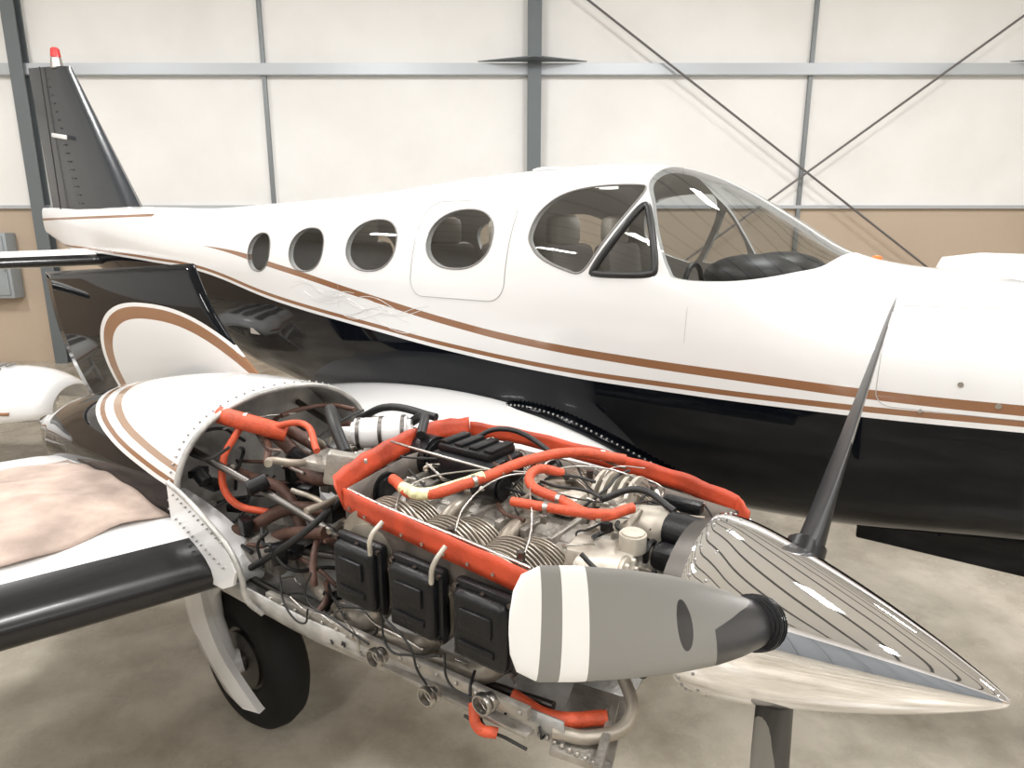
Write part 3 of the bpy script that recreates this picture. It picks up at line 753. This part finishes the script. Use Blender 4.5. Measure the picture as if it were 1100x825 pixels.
# ------------------------------------------------------------ landing gear
WX,WY,WR=-2.33,1.355,.32
pr=[(.0,.13),(-.05,.14),(-.07,.18),(-.077,.23),(-.070,.28),(-.045,.309),(0,WR),(.045,.309),(.070,.28),(.077,.23),(.07,.18),(.05,.14)]
rings=[]
for j in range(49):
    a=2*math.pi*j/48;rings.append([(WX+r*math.cos(a),WY+w,WR+r*math.sin(a)) for w,r in pr])
addobj('right_main_tire',bm2me(loft(rings,False),'tire'),['rubber'],plane,True,60)
gb=MB()
gb.cyl((WX,WY-.06,WR),(WX,WY+.06,WR),.138,seg=32,bev=.015);gb.cyl((WX,WY-.085,WR),(WX,WY+.085,WR),.04,bev=.01)
gb.done('wheel_hub',['dsteel'],plane)
gb=MB()
gb.cyl((-2.44,1.24,.95),(-2.42,1.24,.50),.045);gb.cyl((-2.42,1.24,.55),(-2.34,1.25,.30),.036,.04);gb.cyl((-2.36,1.25,.31),(WX,1.31,WR),.05,bev=.01)
gb.cyl((-2.42,1.24,.6),(-2.2,1.26,.85),.018)
gb.done('main_gear_strut',['white'],plane)
dr=[]
for i,(x,z,w) in enumerate(catmull([(-2.46,.90,.17),(-2.46,.72,.16),(-2.43,.55,.15),(-2.36,.42,.16),(-2.25,.33,.18),(-2.16,.27,.20),(-2.12,.26,.17)],5,False)):
    dr.append([(x-w/2*.9,1.21,z-.03),(x-w/2,1.18,z),(x,1.165,z+.01),(x+w/2,1.18,z+.02),(x+w/2*.9,1.21,z+.02),(x,1.20,z)])
addobj('main_gear_door',bm2me(loft(dr),'gdoor'),['white'],plane,True,60)
gb=MB()
gb.cyl((-2.1,4.98,.302),(-2.1,5.12,.302),.302,seg=40,bev=.04);gb.cyl((.75,3.13,.22),(.75,3.27,.22),.22,seg=36,bev=.035)
gb.mi=1;gb.cyl((-2.1,4.96,.302),(-2.1,4.96,1.0),.04);gb.cyl((.75,3.09,.22),(.70,3.2,1.1),.035)
gb.done('other_landing_gear',['rubber','white'],plane)
xs=[(-3.9,1.45,1.2,.08),(-3.2,1.58,1.05,.3),(-2.2,1.70,.95,.38),(-1.3,1.76,.95,.38),(-.72,1.79,1.0,.37)]
bm=loft([nring(x,t,b,h,5.07) for x,t,b,h in xs]);addobj('left_nacelle',bm2me(bm,'ln'),['black'],plane,True,60)
xs=[(-.33,1.83,1.4,.20),(-.30,1.90,1.3,.30),(-.1,1.93,1.2,.35),(.4,1.92,1.15,.34),(.75,1.86,1.2,.30),(.85,1.8,1.3,.24)]
bm=loft([nring(x,t,b,h,5.12) for x,t,b,h in xs]);addobj('left_engine_cowl',bm2me(bm,'lc'),['white'],plane,True,60)
xs=[(-.75,1.79,1.1,.33),(-.32,1.80,1.1,.33)]
bm=loft([nring(x,t,b,h,5.1) for x,t,b,h in xs]);addobj('left_engine_bay',bm2me(bm,'lb'),['blackmatte'],plane,True,60)

# ------------------------------------------------------------ raised locker door (black with white arch)
def door_mat():
    m=bpy.data.materials.new('locker_door_paint');m.use_nodes=True;nt=m.node_tree;b=nt.nodes["Principled BSDF"]
    tc=N(nt,"ShaderNodeTexCoord");sp=N(nt,"ShaderNodeSeparateXYZ");nt.links.new(tc.outputs["Object"],sp.inputs[0])
    x,y,z=sp.outputs
    def arch(ax,az):
        xx=mathn(nt,'DIVIDE',mathn(nt,'SUBTRACT',mathn(nt,'SUBTRACT',x,mathn(nt,'MULTIPLY',mathn(nt,'SUBTRACT',z,1.15),-.70)),-3.20),ax);zz=mathn(nt,'DIVIDE',mathn(nt,'SUBTRACT',z,1.10),az)
        return mathn(nt,'LESS_THAN',mathn(nt,'ADD',mathn(nt,'POWER',mathn(nt,'ABSOLUTE',xx),2.4),mathn(nt,'POWER',mathn(nt,'ABSOLUTE',zz),2.4)),1)
    a1=arch(.86,.59)
    c=mixc(nt,a1,BLACK,WHITE);c=mixc(nt,arch(.82,.57),c,BROWN);c=mixc(nt,arch(.73,.51),c,WHITE)
    nt.links.new(c,b.inputs["Base Color"]);gloss(nt,b,mathn(nt,'SUBTRACT',1,a1))
    return m
M['door']=door_mat()
PY=1.75
cs=[(-5.02,1.80),(-3.20,1.90),(-2.62,1.34),(-4.5,.95)]
rows=[]
for i in range(25):
    u=i/24;row=[]
    for j in range(17):
        v=j/16
        a=Vector(cs[0]).lerp(Vector(cs[1]),u);b=Vector(cs[3]).lerp(Vector(cs[2]),u);p=a.lerp(b,v)
        row.append((p[0],PY-.05*math.sin(math.pi*v)-.03*math.sin(math.pi*u),p[1]))
    rows.append(row)
bm=loft(rows,False,False);ob=addobj('wing_locker_door',bm2me(bm,'ld'),['door'],plane,True,60)
md=ob.modifiers.new('s','SOLIDIFY');md.thickness=.012

# ================================================================== HANGAR
ph=math.radians(36)
HR=Vector((math.cos(ph),math.sin(ph),0));HF=Vector((-math.sin(ph),math.cos(ph),0))
rotz=ph
def W(u,v,z): return HR*u+HF*v+Vector((0,0,z))
def wallmat():
    m=bpy.data.materials.new('hangar_wall');m.use_nodes=True;nt=m.node_tree;b=nt.nodes["Principled BSDF"]
    tc=N(nt,"ShaderNodeTexCoord");sp=N(nt,"ShaderNodeSeparateXYZ");nt.links.new(tc.outputs["Object"],sp.inputs[0])
    n=N(nt,"ShaderNodeTexNoise");n.inputs["Scale"].default_value=1.0;n.inputs["Detail"].default_value=4;nt.links.new(tc.outputs["Object"],n.inputs["Vector"])
    r=N(nt,"ShaderNodeValToRGB");r.color_ramp.elements[0].color=(.83,.82,.80,1);r.color_ramp.elements[1].color=(.89,.885,.87,1);r.color_ramp.elements[0].position=.3;r.color_ramp.elements[1].position=.65
    nt.links.new(n.outputs["Fac"],r.inputs[0])
    r2=N(nt,"ShaderNodeValToRGB");r2.color_ramp.elements[0].color=(.47,.37,.28,1);r2.color_ramp.elements[1].color=(.54,.44,.34,1)
    nt.links.new(n.outputs["Fac"],r2.inputs[0])
    lo=mathn(nt,'LESS_THAN',sp.outputs[2],2.42)
    c=mixc(nt,lo,r.outputs[0],r2.outputs[0]);nt.links.new(c,b.inputs["Base Color"]);b.inputs["Roughness"].default_value=.6
    n2=N(nt,"ShaderNodeTexNoise");n2.inputs["Scale"].default_value=2.5;nt.links.new(tc.outputs["Object"],n2.inputs["Vector"])
    bp=N(nt,"ShaderNodeBump");bp.inputs["Strength"].default_value=.25;bp.inputs["Distance"].default_value=.05;nt.links.new(n2.outputs["Fac"],bp.inputs["Height"]);nt.links.new(bp.outputs["Normal"],b.inputs["Normal"])
    return m
M['wall']=wallmat()
def floormat():
    m=bpy.data.materials.new('concrete');m.use_nodes=True;nt=m.node_tree;b=nt.nodes["Principled BSDF"]
    tc=N(nt,"ShaderNodeTexCoord")
    n=N(nt,"ShaderNodeTexNoise");n.inputs["Scale"].default_value=1.3;n.inputs["Detail"].default_value=10;n.inputs["Roughness"].default_value=.68;nt.links.new(tc.outputs["Object"],n.inputs["Vector"])
    r=N(nt,"ShaderNodeValToRGB");e=r.color_ramp.elements;e[0].position=.34;e[0].color=(.27,.235,.18,1);e[1].position=.62;e[1].color=(.54,.49,.41,1)
    nt.links.new(n.outputs["Fac"],r.inputs[0])
    nt.links.new(r.outputs[0],b.inputs["Base Color"])
    r3=N(nt,"ShaderNodeMapRange");r3.inputs[3].default_value=.40;r3.inputs[4].default_value=.14;nt.links.new(n.outputs["Fac"],r3.inputs[0]);nt.links.new(r3.outputs[0],b.inputs["Roughness"])
    return m
M['floor']=floormat()
def ceilmat():
    m=bpy.data.materials.new('ceiling_insulation');m.use_nodes=True;nt=m.node_tree;b=nt.nodes["Principled BSDF"]
    tc=N(nt,"ShaderNodeTexCoord");sp=N(nt,"ShaderNodeSeparateXYZ");nt.links.new(tc.outputs["Object"],sp.inputs[0])
    f=mathn(nt,'LESS_THAN',mathn(nt,'FRACT',mathn(nt,'MULTIPLY',sp.outputs[0],.8)),.14)
    c=mixc(nt,f,(.82,.82,.80),(.12,.125,.13));nt.links.new(c,b.inputs["Base Color"]);b.inputs["Roughness"].default_value=.6
    return m
M['ceil']=ceilmat()
def room(name,u0,u1,v0,v1,z0,z1,m):
    me=MB();me.box(((u0+u1)/2,(v0+v1)/2,(z0+z1)/2),(u1-u0,v1-v0,z1-z0));ob=me.done(name,[m],None,False)
    ob.rotation_euler=(0,0,rotz);return ob
VB=10.6
room('floor',-13,13,-9,VB+.3,-.1,0,'floor')
room('ceiling',-13,13,-9,VB+.3,7,7.1,'ceil')
room('wall_back',-13,13,VB,VB+.2,0,7,'wall')
room('wall_left',-13.2,-13,-9,VB,0,7,'wall')
room('wall_right',13,13.2,-9,VB,0,7,'wall')
room('wall_front',-13,13,-9.2,-9,0,7,'wall')
def frame(name,build,mats):
    mb=MB();build(mb);ob=mb.done(name,mats,None,True);ob.rotation_euler=(0,0,rotz);return ob
def cols(mb):
    for u in (.33,-7.25,8.3):
        mb.box((u,VB-.16,3.5),(.20,.02,7));mb.box((u,VB-.02,3.5),(.20,.02,7));mb.box((u,VB-.09,3.5),(.02,.14,7))
    mb.prism([(-.5,VB-.12),(.33,VB-.45),(1.1,VB-.12)],2,4.49,4.505)
    mb.prism([(7.3,VB-.12),(8.3,VB-.45),(9.1,VB-.12)],2,4.49,4.505)
frame('trim_columns',cols,['column'])
def thin(mb):
    for u in (-3.68,4.43,-11,11.5): mb.box((u,VB-.03,3.5),(.06,.05,7),.004)
frame('trim_posts',thin,['post'])
def girts(mb):
    mb.box((0,VB-.10,4.40),(25.8,.02,.15));mb.box((0,VB-.05,4.475),(25.8,.1,.012));mb.box((0,VB-.05,4.325),(25.8,.1,.012))
    mb.box((0,VB-.03,2.44),(25.8,.06,.05))
frame('trim_girts',girts,['girt'])
def rods(mb):
    def q(u,z,v=VB-.2): return (u,v,z)
    a=Vector(q(1.07,5.3));b=Vector(q(6.42,1.55));d=(b-a);mb.cyl(a-d*.4,b+d*.25,.017,seg=8)
    a=Vector(q(7.4,5.13));b=Vector(q(3.99,2.6));d=(b-a);mb.cyl(a-d*.45,b+d*.7,.017,seg=8)
frame('wall_brace_rods',rods,['rod'])
def ebx(mb):
    mb.box((-8.15,VB-.12,1.55),(.75,.22,1.0),.01);mb.box((-8.15,VB-.24,1.55),(.65,.02,.9),.005);mb.box((-7.85,VB-.26,1.55),(.03,.03,.15),.004)
frame('electrical_panel',ebx,['greybox'])
# hangar door on the side opposite the back wall, with panel ribs (seen in the polished spinner)
def hdoor(mb):
    mb.box((0,-8.94,2.6),(14,.06,5.2))
    for i in range(15): mb.box((-7+i,-8.88,2.6),(.08,.08,5.2))
frame('door_1',hdoor,['door_grey'])
# rolling tool chest out in the hangar
tcx=empty('tool_chest',W(6.2,-2.6,0));tcx.rotation_euler=(0,0,rotz+.3)
sb=MB();sb.box((0,0,.62),(1.4,.55,.95),.015)
sb.mi=1
for k in range(5): sb.box((0,.285,.28+.17*k),(1.2,.02,.02),.004)
for u in (-.6,.6):
    for v in (-.2,.2): sb.cyl((u,v-.02,.07),(u,v+.02,.07),.07,seg=20);sb.box((u,v,.13),(.05,.05,.08))
sb.done('chest_body',['bluebox','steel'],tcx)
fl=empty('removed_louvred_cowling',W(-5.3,5.7,0));fl.rotation_euler=(0,0,rotz)
rows=[]
for i in range(25):
    u=-1.4+2.8*i/24;k=1-(max(0,u-.9)/.55)**2*.5;row=[]
    for j in range(25):
        a=math.pi*j/24;row.append((u,-.5*k*math.cos(a),.52+.38*k*math.sin(a)**.8))
    rows.append(row)
ob=addobj('cowl_shell',bm2me(loft(rows,False,False),'cs'),['white'],fl,True,60)
md=ob.modifiers.new('s','SOLIDIFY');md.thickness=.012
sb=MB()
for r_ in range(3):
    for i in range(31): 
        u=-1.2+.07*i;k=1-(max(0,u-.9)/.55)**2*.5
        a=math.radians(48+r_*20);sb.box((u,-.503*k*math.cos(a),.53+.39*k*math.sin(a)**.8),(.025,.10,.02),.006,((math.pi/2-a)*.8,0,0))
sb.done('louvres',['wseal'],fl)
tubes('cowl_stripe',[([(-1.38,-.505,.60),(0,-.505,.60),(.9,-.50,.60),(1.15,-.45,.59)],.014)],'brown',fl)
sb=MB()
for u in (-.9,.9):
    for v in (-.42,.42): sb.cyl((u,v,0),(u,v,.54),.03)
    sb.box((u,0,.5),(.08,.95,.06),.01)
sb.box((0,-.42,.3),(1.8,.05,.05),.01);sb.box((0,.42,.3),(1.8,.05,.05),.01);sb.done('stand_frame',['white'],fl)

# lights: ceiling strip fixtures
for u in (-8.5,-3,2.5,8):
    for v in (-5,0,5):
        fx=MB();fx.box((0,0,.06),(1.5,.45,.08),.01);fx.mi=1;fx.box((0,0,.015),(1.4,.36,.01))
        ob=fx.done('ceiling_light' ,['white','emit'],None,False);ob.location=W(u,v,6.75);ob.rotation_euler=(0,0,rotz+math.pi/2)
        l=bpy.data.lights.new('lamp','AREA');l.shape='RECTANGLE';l.size=1.4;l.size_y=.36;l.energy=175 if v<4 else 240;l.color=(1,.99,.98)
        lo=bpy.data.objects.new('lamp',l);COL.objects.link(lo);lo.parent=ob;lo.location=(0,0,-.02)
w=bpy.data.worlds.new('w');sc.world=w;w.use_nodes=True;w.node_tree.nodes['Background'].inputs[0].default_value=(.8,.85,.9,1);w.node_tree.nodes['Background'].inputs[1].default_value=.5

# ------------------------------------------------------------ camera
cam=bpy.data.cameras.new('camera');co=bpy.data.objects.new('camera',cam);COL.objects.link(co)
cam.sensor_width=36;cam.lens=709/1100*36;cam.clip_start=.05
co.location=(0,0,2.05);co.rotation_euler=(math.radians(90-12.9),0,ph)
sc.camera=co
